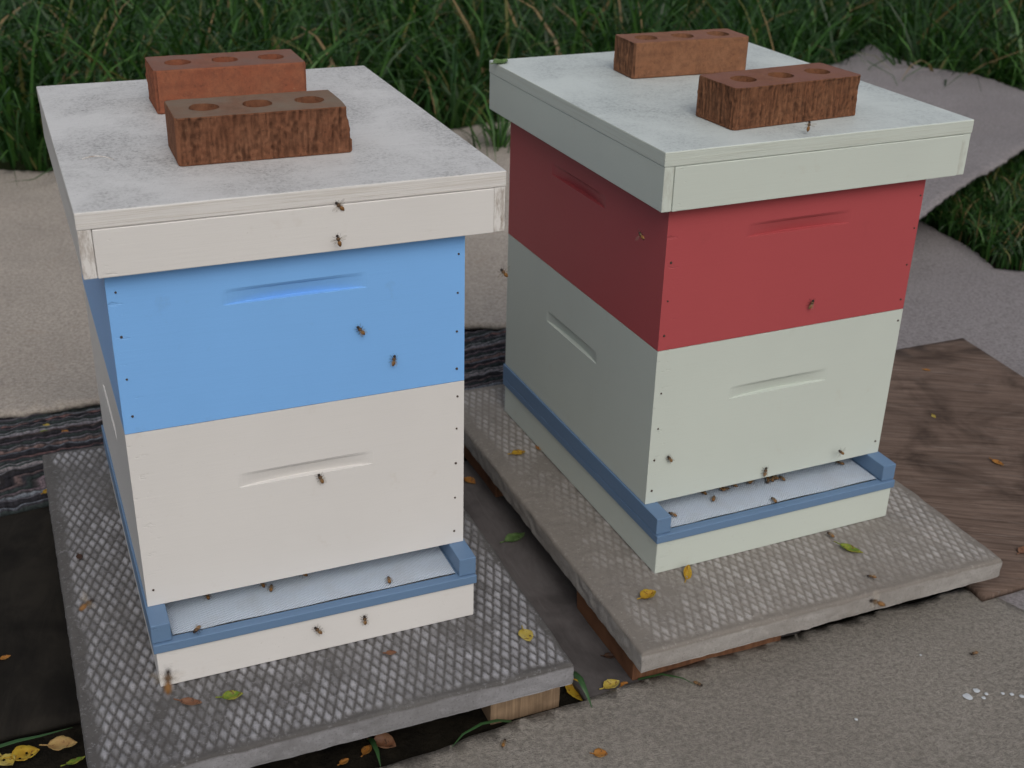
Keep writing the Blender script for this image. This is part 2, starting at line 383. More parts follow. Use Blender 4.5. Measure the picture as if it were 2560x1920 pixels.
def lid(k, zb, zt, ox, oxr, of, ob, mats, parent, label):
    face, top, edge, end = mats
    x0, x1, y0, y1 = -ox, W + oxr, -of, D + ob; t = .0150; ply = .0195; zm = zt - ply
    e = .0008
    bm = bmesh.new()
    box(bm, x0 + e, x0 + t, y0 + e, y1 - e, zb, zm)
    for f in bm.faces:
        if abs(f.normal.y) > .5 or True: pass
    box(bm, x1 - t, x1 - e, y0 + e, y1 - e, zb, zm)
    bm.faces.ensure_lookup_table(); bm.normal_update()
    for f in bm.faces:
        if f.normal.y < -.5: f.material_index = 1
    root = bm_obj("lid", bm, [face, end], parent); bevel(root, .0010); root["label"] = label
    for ya, yb in ((y0 - .0006, y0 + t), (y1 - t, y1 - e)):
        bm = bmesh.new(); box(bm, x0 + t + .0004, x1 - t - .0004, ya, yb, zb, zm - .0004)
        o = bm_obj("rim_board", bm, face, root); bevel(o, .0010)
    bm = bmesh.new(); fs = box(bm, x0, x1, y0, y1, zm, zt)
    for f in fs: f.material_index = 1
    fs[1].material_index = 0
    bmesh.ops.subdivide_edges(bm, edges=bm.edges, cuts=12, use_grid_fill=True)
    o = bm_obj("top_panel", bm, [top, edge], root); bevel(o, .0018, 2, 50)
    if k == 1:
        bm = bmesh.new(); P3 = [(.0040, .1790), (.0085, .1835), (.0145, .1862), (.0229, .1862), (.0305, .1800), (.0385, .1665)]
        a_ = [bm.verts.new((x, y + .0016, zt + .0002)) for x, y in P3]; b_ = [bm.verts.new((x, y, zt + .0011)) for x, y in P3]; c_ = [bm.verts.new((x + .0004, y - .0011, zt + .0002)) for x, y in P3]
        for i in range(5): bm.faces.new((a_[i], a_[i + 1], b_[i + 1], b_[i])); bm.faces.new((b_[i], b_[i + 1], c_[i + 1], c_[i]))
        bm_obj("paint_blister", bm, M['cream_end'], root)
    return root

def make_hive(k, label, boxes, basemat, lidargs):
    h = HV[k]
    root = empty("beehive", (h['x'], h['y'], h['z']), h['a'], label, "beehive", "stacked beehives on concrete slabs")
    bottom_board(basemat, root)
    for b in boxes: hive_box(*b[:4], b[4], root, b[5], b[6])
    lid(k, *lidargs[:6], lidargs[6], root, lidargs[7])
    return root

N1b = [(.010, .508), (.010, .455), (.010, .403), (.011, .356), (.405, .504), (.404, .454), (.403, .403), (.403, .352)]
N1c = [(.404, .313), (.403, .267), (.402, .216), (.401, .164), (.400, .112), (.009, .116)]
N2b = [(.009, .460), (.009, .406), (.008, .356), (.408, .507), (.407, .459), (.405, .404), (.405, .350)]
N2c = [(.011, .269), (.011, .214), (.009, .164), (.009, .114), (.407, .316), (.404, .114)]
hive1 = make_hive(1, "cream beehive with a sky blue upper box, standing left of the red one",
    [("brood_box", HB, Z1 - .0004, .257, M['cream'], N1c, "cream lower hive box"), ("honey_super", Z1 + .0004, Z2, .496, M['blue'], N1b, "sky blue upper hive box")],
    M['cream'], (.5320, .6061, .0221, .0453, .0163, .0707, (M['cream'], M['cream_top'], M['cream_edge'], M['cream_end']), "cream lid with grey mildew on top"))
hive2 = make_hive(2, "pale green beehive with a coral red upper box, standing right of the blue one",
    [("brood_box", HB, Z1 - .0004, .259, M['pale'], N2c, "pale green lower hive box"), ("honey_super", Z1 + .0004, Z2, .500, M['red'], N2b, "coral red upper hive box")],
    M['pale'], (.5358, .6136, .0218, .0523, .0163, .0406, (M['pale'], M['pale_top'], M['pale_edge'], M['pale_end']), "pale green lid"))

def to_world(k, u, v, z):
    h = HV[k]; c, s = math.cos(h['a']), math.sin(h['a'])
    return Vector((h['x'] + u * c - v * s, h['y'] + u * s + v * c, z + h['z']))

# ------------------------------------------------------------------ bricks
def brick(k, u, v, rot, L, Dp, H, mat, wires, label, chip=False, seed=0.0):
    """three-hole clay brick; wires = sides (0 front, 1 right, 2 back, 3 left) with a dragged, torn surface"""
    st = .0015; out = []
    def side(p, q, sd):
        nn = max(2, int((Vector(q) - Vector(p)).length / st))
        for i in range(nn): out.append((p[0] + (q[0] - p[0]) * i / nn, p[1] + (q[1] - p[1]) * i / nn, sd))
    r = .004
    side((r, 0), (L - r, 0), 0); side((L - r, 0), (L, r), 0); side((L, r), (L, Dp - r), 1); side((L, Dp - r), (L - r, Dp), 1)
    side((L - r, Dp), (r, Dp), 2); side((r, Dp), (0, Dp - r), 2); side((0, Dp - r), (0, r), 3); side((0, r), (r, 0), 3)
    no = len(out); nz = 34
    nrm = []
    for i in range(no):
        a, b = out[i - 1], out[(i + 1) % no]; t = Vector((b[0] - a[0], b[1] - a[1])).normalized(); nrm.append((t.y, -t.x))
    verts, wire, rel = [], [], []
    for j in range(nz + 1):
        z = H * j / nz
        for i, (x, y, sd) in enumerate(out):
            wgt = 1.0 if sd in wires else 0.0
            s = i * st
            rake = noise.noise(Vector((s * 350, z * 30 + seed, seed))) + .15 * noise.noise(Vector((s * 120, z * 14 + seed, seed + 20)))
            tear = noise.noise(Vector((s * 260, z * 150 + seed, seed + 9)))
            blob = noise.noise(Vector((s * 45, z * 40, seed + 3)))
            h = .8 * rake + .8 * tear * (0.4 + max(0, blob + .3))
            edge = min(1.0, min(j, nz - j) / 2.0)
            d = (-.0013 + .0021 * h) * wgt * edge + .0004 * blob - (.0009 if j in (0, nz) else 0)
            X, Y = x + nrm[i][0] * d, y + nrm[i][1] * d
            if chip and X > L - .025 and z > H * .28:
                k_ = (z / H - .28) / .72
                lim = L - .0015 - .0045 * min(1, k_ * 1.3) + .0022 * noise.noise(Vector((Y * 120, z * 130, 4.0)))
                X = min(X, lim)
            verts.append((X, Y, z)); wire.append(wgt); rel.append(.5 + .5 * h)
    faces = []
    for j in range(nz):
        for i in range(no):
            a = j * no + i; b = j * no + (i + 1) % no; faces.append((a, b, b + no, a + no))
    # top and bottom with three holes
    hr = .0178; nh = 28; cs = [(L * .5 + (q - 1) * .0625, Dp * .5) for q in range(3)]
    for top in (True, False):
        base = nz * no if top else 0
        pts = [Vector(verts[base + i][:2]) for i in range(no)]
        edges = [(i, (i + 1) % no) for i in range(no)]
        for (cx, cy) in cs:
            b0 = len(pts)
            for q in range(nh):
                rr = hr * (1 + .04 * noise.noise(Vector((q * .8, cx * 90, seed))))
                pts.append(Vector((cx + rr * math.cos(2 * math.pi * q / nh), cy + rr * math.sin(2 * math.pi * q / nh))))
            edges += [(b0 + q, b0 + (q + 1) % nh) for q in range(nh)]
        for gx in np.arange(.008, L - .01, .009):
            for gy in np.arange(.008, Dp - .006, .009):
                if all((gx - cx) ** 2 + (gy - cy) ** 2 > (hr + .004) ** 2 for cx, cy in cs): pts.append(Vector((gx, gy)))
        vc, ec, fc, ov, oe, of_ = delaunay_2d_cdt(pts, edges, [], 0, 1e-7)
        vb = len(verts)
        z = H if top else 0.0
        for p in vc:
            verts.append((p.x, p.y, z + (.0006 * noise.noise(Vector((p.x * 60, p.y * 60, seed))) if top else 0))); wire.append(0); rel.append(.5)
        idx = {}
        for ni, orig in enumerate(ov):
            for q in orig:
                idx[q] = ni
        for f in fc:
            cx_ = sum(vc[i].x for i in f) / 3; cy_ = sum(vc[i].y for i in f) / 3
            if any((cx_ - cx) ** 2 + (cy_ - cy) ** 2 < (hr * .985) ** 2 * math.cos(math.pi / nh) ** 2 for cx, cy in cs): continue
            if cx_ < 0 or cx_ > L or cy_ < 0 or cy_ > Dp: continue
            ff = [vb + i for i in f]; faces.append(ff if top else ff[::-1])
        hol = [[vb + idx[no + c * nh + q] for q in range(nh)] for c in range(3)]
        if top: htop = hol
        else: hbot = hol
    for c in range(3):
        for q in range(nh):
            faces.append((htop[c][(q + 1) % nh], htop[c][q], hbot[c][q], hbot[c][(q + 1) % nh]))
    o = mesh_obj("brick", verts, faces, mat)
    bm = bmesh.new(); bm.from_mesh(o.data)
    la = bm.verts.layers.float.new("wire"); lb = bm.verts.layers.float.new("relief")
    for vv in bm.verts: vv[la] = wire[vv.index]; vv[lb] = rel[vv.index]
    bmesh.ops.remove_doubles(bm, verts=bm.verts, dist=.00025)
    bmesh.ops.recalc_face_normals(bm, faces=bm.faces); bm.to_mesh(o.data); bm.free()
    zt = (.6061 if k == 1 else .6136) + .0006
    o.location = to_world(k, u, v, zt); o.rotation_euler = (0, 0, HV[k]['a'] + rot)
    tag(o, label, "brick", "bricks weighing down the hive lids")
    return o
brick(1, .1045, .1122, -.013, .2055, .090, .0555, M['brick_dusty'], (0,), "rough striated brick with a chipped right end, nearer brick on the cream lid", True, 1.3)
brick(1, .1155, .3575, -.005, .2010, .090, .0565, M['brick_red'], (3,), "smooth orange-red brick at the back of the cream lid", False, 5.1)
brick(2, .1300, .3457, -.043, .1990, .070, .0530, M['brick_tan'], (3,), "smooth tan brick at the back of the pale green lid", False, 8.7)
brick(2, .1115, .0406, .064, .2105, .088, .0545, M['brick_raked'], (0, 1, 3), "finely raked brick near the front edge of the pale green lid", False, 12.9)

# ------------------------------------------------------------------ concrete slabs with a worn diamond tread
def slab(k, u0, v0, rot, Wd, Dp, T, relief, mat, label, wear, seed, border, chipped=.0012, left=0.0):
    st = .0021; nx, ny = int(Wd / st), int(Dp / st)
    X, Y = np.meshgrid(np.linspace(0, Wd, nx + 1), np.linspace(0, Dp, ny + 1))
    def vn(s, sd, lac=2):     # smooth random field
        gx, gy = max(2, int(Wd * s) + 2), max(2, int(Dp * s) + 2)
        gr = np.random.default_rng(sd).random((gy + 1, gx + 1))
        fx, fy = X / Wd * (gx - 1), Y / Dp * (gy - 1); ix, iy = fx.astype(int), fy.astype(int); tx, ty = fx - ix, fy - iy
        tx = tx * tx * (3 - 2 * tx); ty = ty * ty * (3 - 2 * ty)
        return (gr[iy, ix] * (1 - tx) + gr[iy, ix + 1] * tx) * (1 - ty) + (gr[iy + 1, ix] * (1 - tx) + gr[iy + 1, ix + 1] * tx) * ty
    jx = X + .0012 * (vn(60, seed + 1) - .5); jy = Y + .002 * (vn(60, seed + 2) - .5)
    a, b = jx / .0128 + jy / .0310, jx / .0128 - jy / .0310
    d = np.maximum(np.abs(a - np.round(a)), np.abs(b - np.round(b)))
    t = np.clip((.475 - d) / .27, 0, 1); pk = t * t * (3 - 2 * t)
    eb = np.minimum(np.minimum(X - left, Wd - X), np.minimum(Y, Dp - Y)) + .012 * (vn(35, seed + 3) - .5)
    bm_ = np.clip((eb - border) / .008, 0, 1)
    wr = np.clip(1.25 - wear(X, Y) - .9 * np.clip(vn(9, seed + 4) - .50, 0, 1) * 2 - .6 * (vn(45, seed + 5) - .5) - .3 * (vn(90, seed + 12) - .5), .04, 1)
    cell = np.random.default_rng(seed + 8).random((400, 400))
    cv = cell[(np.round(a).astype(int)) % 400, (np.round(b).astype(int)) % 400]
    pk = pk * bm_ * wr
    Z = relief * pk + .0010 * (vn(120, seed + 6) - .5) + .0016 * (vn(30, seed + 7) - .5) - relief
    ed = np.minimum(np.minimum(X, Wd - X), np.minimum(Y, Dp - Y)); rr = .0028 + .003 * vn(40, seed + 9)
    Z -= np.where(ed < rr, rr - np.sqrt(np.maximum(rr ** 2 - (rr - ed) ** 2, 0)), 0) * .8
    verts = np.stack([X, Y, Z], -1).reshape(-1, 3).tolist(); n1 = nx + 1
    idx = np.arange((ny + 1) * n1).reshape(ny + 1, n1)
    faces = np.stack([idx[:-1, :-1], idx[:-1, 1:], idx[1:, 1:], idx[1:, :-1]], -1).reshape(-1, 4).tolist()
    ring = list(idx[0, :]) + list(idx[1:, -1]) + list(idx[-1, -2::-1]) + list(idx[-2:0:-1, 0])
    prev = [int(q) for q in ring]; nr = len(ring); rows = 9
    for j in range(1, rows + 1):
        zz = -T * j / rows; cur = []
        for i, q in enumerate(ring):
            x, y, z0 = verts[int(q)]
            amp = .0007 + chipped * max(0, noise.noise(Vector((x * 9, y * 9, seed))) + .1)
            dd = amp * (noise.noise(Vector((x * 55, y * 55, zz * 70 + seed))) * 1.3 + .35 * noise.noise(Vector((x * 190, y * 190, zz * 160))))
            if j == rows: dd -= .0015
            ox = (-1 if x < 1e-6 else 1 if x > Wd - 1e-6 else 0); oy = (-1 if y < 1e-6 else 1 if y > Dp - 1e-6 else 0)
            zb = z0 + (zz - 0) * 1.0 if j < rows else -T - .003 * max(0, noise.noise(Vector((x * 30, y * 30, 2.0))))
            zb = z0 * (1 - j / rows) + zz
            cur.append(len(verts)); verts.append([x + ox * dd, y + oy * dd, zb])
        for i in range(nr):
            i2 = (i + 1) % nr; faces.append([prev[i], cur[i], cur[i2], prev[i2]])
        prev = cur
    faces.append(prev)
    o = mesh_obj("paving_slab", verts, faces, mat, None, True)
    at = o.data.attributes.new("peak", 'FLOAT', 'POINT')
    pv = np.zeros(len(verts), np.float32); pv[:X.size] = (pk * (.45 + .85 * cv)).reshape(-1); pv[X.size:] = .62
    at.data.foreach_set("value", np.clip(pv, 0, 1))
    o.location = to_world(k, u0, v0, 0); o.rotation_euler = (0, 0, HV[k]['a'] + rot)
    tag(o, label, "paving slab", "concrete slabs under the hives")
    return o
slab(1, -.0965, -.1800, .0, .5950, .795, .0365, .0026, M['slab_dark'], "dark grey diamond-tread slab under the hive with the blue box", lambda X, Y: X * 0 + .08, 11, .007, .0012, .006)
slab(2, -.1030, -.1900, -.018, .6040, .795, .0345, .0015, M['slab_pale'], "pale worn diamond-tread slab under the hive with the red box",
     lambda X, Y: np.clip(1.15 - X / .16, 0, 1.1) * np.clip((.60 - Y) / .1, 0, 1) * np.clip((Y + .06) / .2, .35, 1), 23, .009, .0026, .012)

# ------------------------------------------------------------------ timber runners under the slabs
def runner(k, u0, u1, v0, v1, z0, z1, mat, label, rot=0):
    bm = bmesh.new(); box(bm, 0, u1 - u0, 0, v1 - v0, 0, z1 - z0)
    bmesh.ops.subdivide_edges(bm, edges=bm.edges, cuts=3, use_grid_fill=True)
    for v in bm.verts: v.co += Vector((noise.noise(v.co * 31), noise.noise(v.co * 37), 0)) * .0012
    o = bm_obj("timber_runner", bm, mat); bevel(o, .0015)
    o.location = to_world(k, u0, v0, 0); o.location.z = z0; o.rotation_euler = (0, 0, HV[k]['a'] + rot)
    tag(o, label, "timber block", "timber runners holding the slabs up"); return o
GZ = -.100
runner(1, .397, .496, -.148, .56, GZ, -.0370, M['timber_pale'], "pale pine block under the front right corner of the dark slab")
runner(1, -.080, .010, .06, .55, -.0860, -.0370, M['timber_red'], "timber block in the shade under the left edge of the dark slab")
runner(2, -.0905, .150, -.150, .028, -.0880, -.0408, M['timber_red'], "red-brown timber under the front corner of the pale slab", -.018)
runner(2, -.078, .150, .352, .55, -.0860, -.0408, M['timber_red'], "dark timber block under the back left of the pale slab", -.018)
runner(2, .330, .470, -.05, .50, -.0750, -.0408, M['timber_red'], "timber runner hidden under the right side of the pale slab", -.018)

# ------------------------------------------------------------------ ground and sheets lying on it
bm = bmesh.new(); bmesh.ops.create_grid(bm, x_segments=40, y_segments=40, size=150)
gnd = bm_obj("ground", bm, M['soil']); gnd.location.z = GZ; tag(gnd, None, None, None, "structure")

def densify(poly, step, jit=0.0, sd=0):
    out = []
    for i, p in enumerate(poly):
        q = poly[(i + 1) % len(poly)]; L = math.hypot(q[0] - p[0], q[1] - p[1]); nn = max(1, int(L / step))
        for j in range(nn):
            t = j / nn; x, y = p[0] + (q[0] - p[0]) * t, p[1] + (q[1] - p[1]) * t
            out.append((x + jit * noise.noise(Vector((x * 40, y * 40, sd))), y + jit * noise.noise(Vector((x * 40, y * 40, sd + 5)))))
    return out
def inside(poly, x, y):
    c = False; j = len(poly) - 1
    for i in range(len(poly)):
        xi, yi = poly[i]; xj, yj = poly[j]
        if (yi > y) != (yj > y) and x < (xj - xi) * (y - yi) / (yj - yi) + xi: c = not c
        j = i
    return c
def sheet(name, poly, zf, thick, step, mat, jit=.0, sd=0, edge_step=None):
    """a flexible or rigid sheet cut to an outline, with its own thickness; zf(x, y) is its upper surface"""
    ol = densify(poly, edge_step or step, jit, sd); pts = [Vector(p) for p in ol]; ne = len(ol)
    xs = [p[0] for p in ol]; ys = [p[1] for p in ol]
    for x in np.arange(min(xs), max(xs), step):
        for y in np.arange(min(ys), max(ys), step):
            px, py = x + random.uniform(-.2, .2) * step, y + random.uniform(-.2, .2) * step
            if inside(ol, px, py): pts.append(Vector((px, py)))
    vc, ec, fc, ov, oe, of_ = delaunay_2d_cdt(pts, [(i, (i + 1) % ne) for i in range(ne)], [], 1, 1e-6)
    verts = [(p.x, p.y, zf(p.x, p.y)) for p in vc]; nv = len(verts); faces = [list(f) for f in fc]
    cnt = {}
    for f in faces:
        for i in range(len(f)):
            e = (f[i], f[(i + 1) % len(f)]); cnt[e] = 1
    border = [e for e in cnt if (e[1], e[0]) not in cnt]
    verts += [(x, y, z - thick) for x, y, z in verts]
    faces += [[nv + i for i in reversed(f)] for f in list(faces)]
    faces += [[a + 0, nv + a, nv + b, b] for a, b in border]
    o = mesh_obj(name, verts, faces, mat)
    bm = bmesh.new(); bm.from_mesh(o.data); bmesh.ops.recalc_face_normals(bm, faces=bm.faces); bm.to_mesh(o.data); bm.free()
    o.data.polygons.foreach_set("use_smooth", [True] * len(o.data.polygons))
    return o
FRONT = [(-.62, .93), (-.30, 1.094), (-.163, 1.158), (-.108, 1.181), (-.063, 1.203), (-.004, 1.237), (.073, 1.275), (.131, 1.304), (.176, 1.327), (.237, 1.361), (.334, 1.410), (.405, 1.439), (.556, 1.508), (.704, 1.572), (.729, 1.563), (.775, 1.519), (1.07, 1.24), (1.5, .8), (1.5, -.6), (-.9, -.6), (-.9, .78)]
o = sheet("front_carpet", FRONT, lambda x, y: -.086 + .004 * fbm(x, y, 4, 2.0) + .0025 * fbm(x, y, 14, 7.0), .010, .022, M['carpet_front'], .0035, 1, .006)
tag(o, "beige pile carpet in the foreground, in front of both slabs", "carpet")

DROPS = [(.626, 1.316, .0065), (.642, 1.329, .0048), (.653, 1.322, .0028), (.676, 1.324, .0026), (.688, 1.323, .003), (.700, 1.319, .0035), (.647, 1.314, .003), (.464, 1.268, .0024), (.588, 1.405, .0018)]
for (x, y, r) in DROPS:
    bm = bmesh.new(); vs_ = [bm.verts.new((r * (1 + .35 * noise.noise(Vector((q * 1.3, x * 90, 0)))) * math.cos(q * math.pi / 6), r * (1 + .35 * noise.noise(Vector((q * 1.3, x * 90, 0)))) * math.sin(q * math.pi / 6), 0)) for q in range(12)]
    c = bm.verts.new((0, 0, .0007))
    for q in range(12): bm.faces.new((vs_[q], vs_[(q + 1) % 12], c))
    d = bm_obj("paint_drop", bm, M['drops'], o); d.location = (x, y, -.0848 + .004 * fbm(x, y, 4, 2.0) + .0025 * fbm(x, y, 14, 7.0))

BACK = [(-2.4, 1.50), (-1.4, 1.80), (-.952, 2.032), (-.866, 2.055), (-.786, 2.094), (-.45, 2.285), (-.110, 2.479), (-.009, 2.497), (.32, 2.62), (.62, 2.80), (.62, 4.45), (.25, 4.40), (-.040, 4.231), (-.112, 4.211), (-.188, 4.137), (-.60, 3.90), (-1.0, 3.70), (-1.379, 3.527), (-1.526, 3.538), (-2.0, 3.50), (-2.8, 3.35)]
tag(sheet("back_carpet", BACK, lambda x, y: -.072 + .010 * fbm(x, y, 2.2, 4.0) + .004 * fbm(x, y, 8, 1.0), .011, .035, M['carpet_back'], .006, 3, .012),
    "pale carpet spread on the ground behind the cream hive, up to the tall grass", "carpet")
SIDE = [(.60, 2.36), (.836, 2.449), (.73, 1.50), (.98, 1.12), (2.6, 1.4), (2.6, 3.04), (1.6, 2.99), (1.291, 2.955), (1.219, 2.960), (1.196, 3.146), (1.131, 3.31), (1.10, 3.42), (.95, 3.62), (.63, 3.62), (.62, 2.9)]
tag(sheet("side_carpet", SIDE, lambda x, y: -.0885 + .006 * fbm(x, y, 2.3, 6.0) * min(1, max(0, y - 2.5)) + .002 * fbm(x, y, 9, 2.0), .009, .035, M['carpet_grey'], .006, 4, .012),
    "grey lilac carpet on the ground right of the hive with the red box", "carpet")
FLAP = [(.80, 2.72), (.975, 2.912), (1.018, 2.961), (1.219, 3.228), (1.482, 3.576), (1.90, 4.05), (2.05, 4.25), (1.748, 4.316), (1.650, 4.572), (1.488, 4.654), (1.426, 4.81), (1.39, 5.023), (1.29, 4.836), (1.188, 4.659), (1.075, 4.568), (.70, 4.25), (.62, 3.40)]
def flap_z(x, y):
    t = min(1, max(0, (x - .64) / .32)); t = t * t * (3 - 2 * t)
    return -.074 + .134 * t + .014 * fbm(x, y, 2.0, 3.0) + .003 * fbm(x, y, 9, 2.0)
tag(sheet("carpet_flap", FLAP, flap_z, .010, .035, M['carpet_grey'], .008, 8, .012),
    "pointed grey carpet end lying over the long grass behind the pale green lid", "carpet")

def local_poly(k, pts): return [tuple(to_world(k, u, v, 0)[:2]) for u, v in pts]
tag(sheet("brown_plywood", [(.718, 1.535), (1.236, 1.775), (.987, 2.491), (.450, 2.262)], lambda x, y: -.0760 + .001 * fbm(x, y, 5, 2.0), .0105, .04, M['ply_brown'], .0012, 5, .02),
    "weathered brown plywood sheet right of the pale slab", "plywood")
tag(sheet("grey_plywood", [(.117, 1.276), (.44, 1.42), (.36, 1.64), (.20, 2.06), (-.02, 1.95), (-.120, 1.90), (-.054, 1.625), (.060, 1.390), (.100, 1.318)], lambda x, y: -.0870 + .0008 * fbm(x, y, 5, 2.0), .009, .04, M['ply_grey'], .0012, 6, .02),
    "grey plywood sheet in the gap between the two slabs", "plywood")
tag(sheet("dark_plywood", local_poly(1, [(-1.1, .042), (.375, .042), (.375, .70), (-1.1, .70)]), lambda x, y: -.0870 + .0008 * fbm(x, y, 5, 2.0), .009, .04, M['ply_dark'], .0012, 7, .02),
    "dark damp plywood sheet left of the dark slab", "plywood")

# ------------------------------------------------------------------ rag rug: thick cords, each row its own colour
def rag_rug():
    a = R(28); c, s = math.cos(a), math.sin(a); ox, oy = -1.55, 1.316
    nx, ny = 520, 210; Lx, Ly = 1.95, .385
    dk = [(.034, .034, .042), (.058, .056, .066), (.060, .078, .078), (.036, .034, .036), (.046, .045, .054), (.080, .076, .080)]
    lt = [(.36, .34, .38), (.30, .17, .16), (.40, .39, .42), (.29, .22, .25), (.30, .33, .38), (.38, .35, .37), (.27, .19, .18)]
    verts, cols = [], []
    for j in range(ny + 1):
        for i in range(nx + 1):
            u, v = Lx * i / nx, Ly * j / ny
            uw = u
            fold = (v - .145) - (u - .76) * -.62          # a crease where the rug laps over itself
            side = 1 / (1 + math.exp(-max(-40, min(40, fold / .004)))) if u < 1.05 else 1
            sh = (1 - side) * .021
            vv = v + sh + .005 * noise.noise(Vector((u * 5.5, v * 3, 1.0))) + .0028 * noise.noise(Vector((u * 17, v * 8, 4.0))) + .0016 * noise.noise(Vector((u * 75, v * 40, 4.0)))
            q = vv / .0205; k = math.floor(q); f = q - k
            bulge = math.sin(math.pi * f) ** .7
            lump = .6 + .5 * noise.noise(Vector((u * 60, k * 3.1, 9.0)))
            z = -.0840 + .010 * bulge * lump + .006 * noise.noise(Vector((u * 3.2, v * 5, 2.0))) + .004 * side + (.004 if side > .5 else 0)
            far = min(1, max(0, (v - .27) / .05)); z -= .013 * far * far * (3 - 2 * far)
            x, y = ox + u * c - v * s, oy + u * s + v * c
            verts.append((x, y, z))
            p, p2 = dk[(k * 5 + 2) % len(dk)], lt[(k * 3 + 1) % len(lt)]
            band = noise.noise(Vector((u * 7, k * 5.7, 3.0))) * .12 + .07 * noise.noise(Vector((u * 33, k * 2.7, 8.0)))
            third = lt[(k * 5 + 3) % len(lt)] if (k % 3 == 0) else dk[(k * 2) % len(dk)]
            wlt = max(0, 1 - abs(f - .62 - band) / .22) ** .6
            p = third if f < .25 else p
            t = 1 - min(1, wlt * (.75 + .5 * noise.noise(Vector((u * 5, k * 9.1, 1.0)))))
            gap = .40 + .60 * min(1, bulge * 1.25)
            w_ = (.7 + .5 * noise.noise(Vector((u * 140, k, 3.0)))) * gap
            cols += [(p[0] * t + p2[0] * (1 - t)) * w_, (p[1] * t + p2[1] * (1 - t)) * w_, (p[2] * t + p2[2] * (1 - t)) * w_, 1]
    n1 = nx + 1; idx = np.arange((ny + 1) * n1).reshape(ny + 1, n1)
    faces = np.stack([idx[:-1, :-1], idx[:-1, 1:], idx[1:, 1:], idx[1:, :-1]], -1).reshape(-1, 4).tolist()
    ring = list(idx[0, :]) + list(idx[1:, -1]) + list(idx[-1, -2::-1]) + list(idx[-2:0:-1, 0])
    b0 = len(verts)
    for q in ring:
        x, y, z = verts[int(q)]; verts.append((x, y, -.0865)); cols += cols[4 * int(q):4 * int(q) + 4]
    for i in range(len(ring)): faces.append((int(ring[i]), b0 + i, b0 + (i + 1) % len(ring), int(ring[(i + 1) % len(ring)])))
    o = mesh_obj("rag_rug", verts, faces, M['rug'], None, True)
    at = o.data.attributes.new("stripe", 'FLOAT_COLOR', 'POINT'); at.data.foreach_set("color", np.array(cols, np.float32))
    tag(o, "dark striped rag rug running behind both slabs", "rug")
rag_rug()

# ------------------------------------------------------------------ grass
def blades_mesh(name, specs, kind=None, label=None, cat=None, segs=6):
    """specs rows: x, y, z, length, width, heading, lean, droop, twist, r, g, b"""
    S = np.array(specs); n = len(S); x, y, z, L, wd, hd, lean, droop, tw = S[:, :9].T; rgb = S[:, 9:12]
    P = np.stack([x, y, z], 1); ang = lean.copy(); V = np.zeros((n, segs + 1, 2, 3)); seg = L / segs
    sidex, sidey = -np.sin(hd + tw), np.cos(hd + tw)
    for k in range(segs + 1):
        t = k / segs; wk = wd * .5 * (1 - t ** 1.6) * (.75 + .5 * min(1, t * 4) * .5) + .0003
        off = np.stack([sidex * wk, sidey * wk, np.zeros(n)], 1)
        V[:, k, 0] = P - off; V[:, k, 1] = P + off
        ang = ang + droop / segs * (.35 + 1.3 * t)
        hx = np.sin(ang); hz = np.cos(ang)
        P = P + np.stack([np.cos(hd) * hx * seg, np.sin(hd) * hx * seg, hz * seg], 1)
        P[:, 2] = np.maximum(P[:, 2], GZ + .035)
    verts = V.reshape(-1, 3); base = np.arange(n)[:, None] * (segs + 1) * 2 + np.arange(segs)[None] * 2
    F = np.stack([base, base + 1, base + 3, base + 2], -1).reshape(-1, 4)
    me = bpy.data.meshes.new(name); me.vertices.add(len(verts)); me.vertices.foreach_set("co", verts.astype(np.float32).ravel())
    me.loops.add(F.size); me.loops.foreach_set("vertex_index", F.astype(np.int32).ravel())
    me.polygons.add(len(F)); me.polygons.foreach_set("loop_start", np.arange(0, F.size, 4, dtype=np.int32)); me.polygons.foreach_set("loop_total", np.full(len(F), 4, np.int32))
    me.update(); me.validate(); me.polygons.foreach_set("use_smooth", [True] * len(F))
    at = me.attributes.new("tint", 'FLOAT_COLOR', 'POINT')
    col = np.ones((n, (segs + 1) * 2, 4), np.float32); col[:, :, :3] = rgb[:, None, :]
    at.data.foreach_set("color", col.ravel()); me.materials.append(M['grass'])
    o = bpy.data.objects.new(name, me); COL.objects.link(o); tag(o, label, cat, None, kind); return o
def blade_rgb():
    t = rng.random(); u = rng.random()
    if t < .03: return (.26, .18, .09)
    if t < .08: return (.15, .15, .05)
    if t < .30: return (.042 + .024 * u, .112 + .045 * u, .022 + .012 * u)
    return (.012 + .012 * u, .040 + .034 * u, .008 + .006 * u)
CARPETS = [BACK, SIDE, FLAP]
def spawn(xr, yr, clumps, per, out, hmin, hmax, wmin, wmax, cond=None, keep=None):
    for _ in range(clumps):
        cx, cy = rng.uniform(*xr), rng.uniform(*yr); k = per * rng.uniform(.5, 1.4); hsc = rng.uniform(.7, 1.15)
        wind = rng.uniform(0, 2 * math.pi)
        if cond and not cond(cx, cy): continue
        for q in range(int(k)):
            r = abs(rng.normal(0, .065)); th = rng.uniform(0, 2 * math.pi); x, y = cx + r * math.cos(th), cy + r * math.sin(th)
            if any(inside(p, x, y) for p in (keep or CARPETS)): continue
            if not keep and x > 1.02 and y < 4.45: continue
            hd = th + rng.normal(0, .7) if rng.random() < .65 else wind + rng.normal(0, .5)
            L = rng.uniform(hmin, hmax) * hsc
            out.append((x, y, GZ, L, rng.uniform(wmin, wmax), hd, abs(rng.normal(.20, .20)), abs(rng.normal(1.95, .8)), rng.normal(0, .8), *blade_rgb()))
sp = []
spawn((-2.9, 3.6), (3.35, 5.2), 640, 21, sp, .30, .80, .008, .018)
spawn((-3.6, 4.6), (5.2, 7.6), 800, 22, sp, .30, .75, .008, .016)
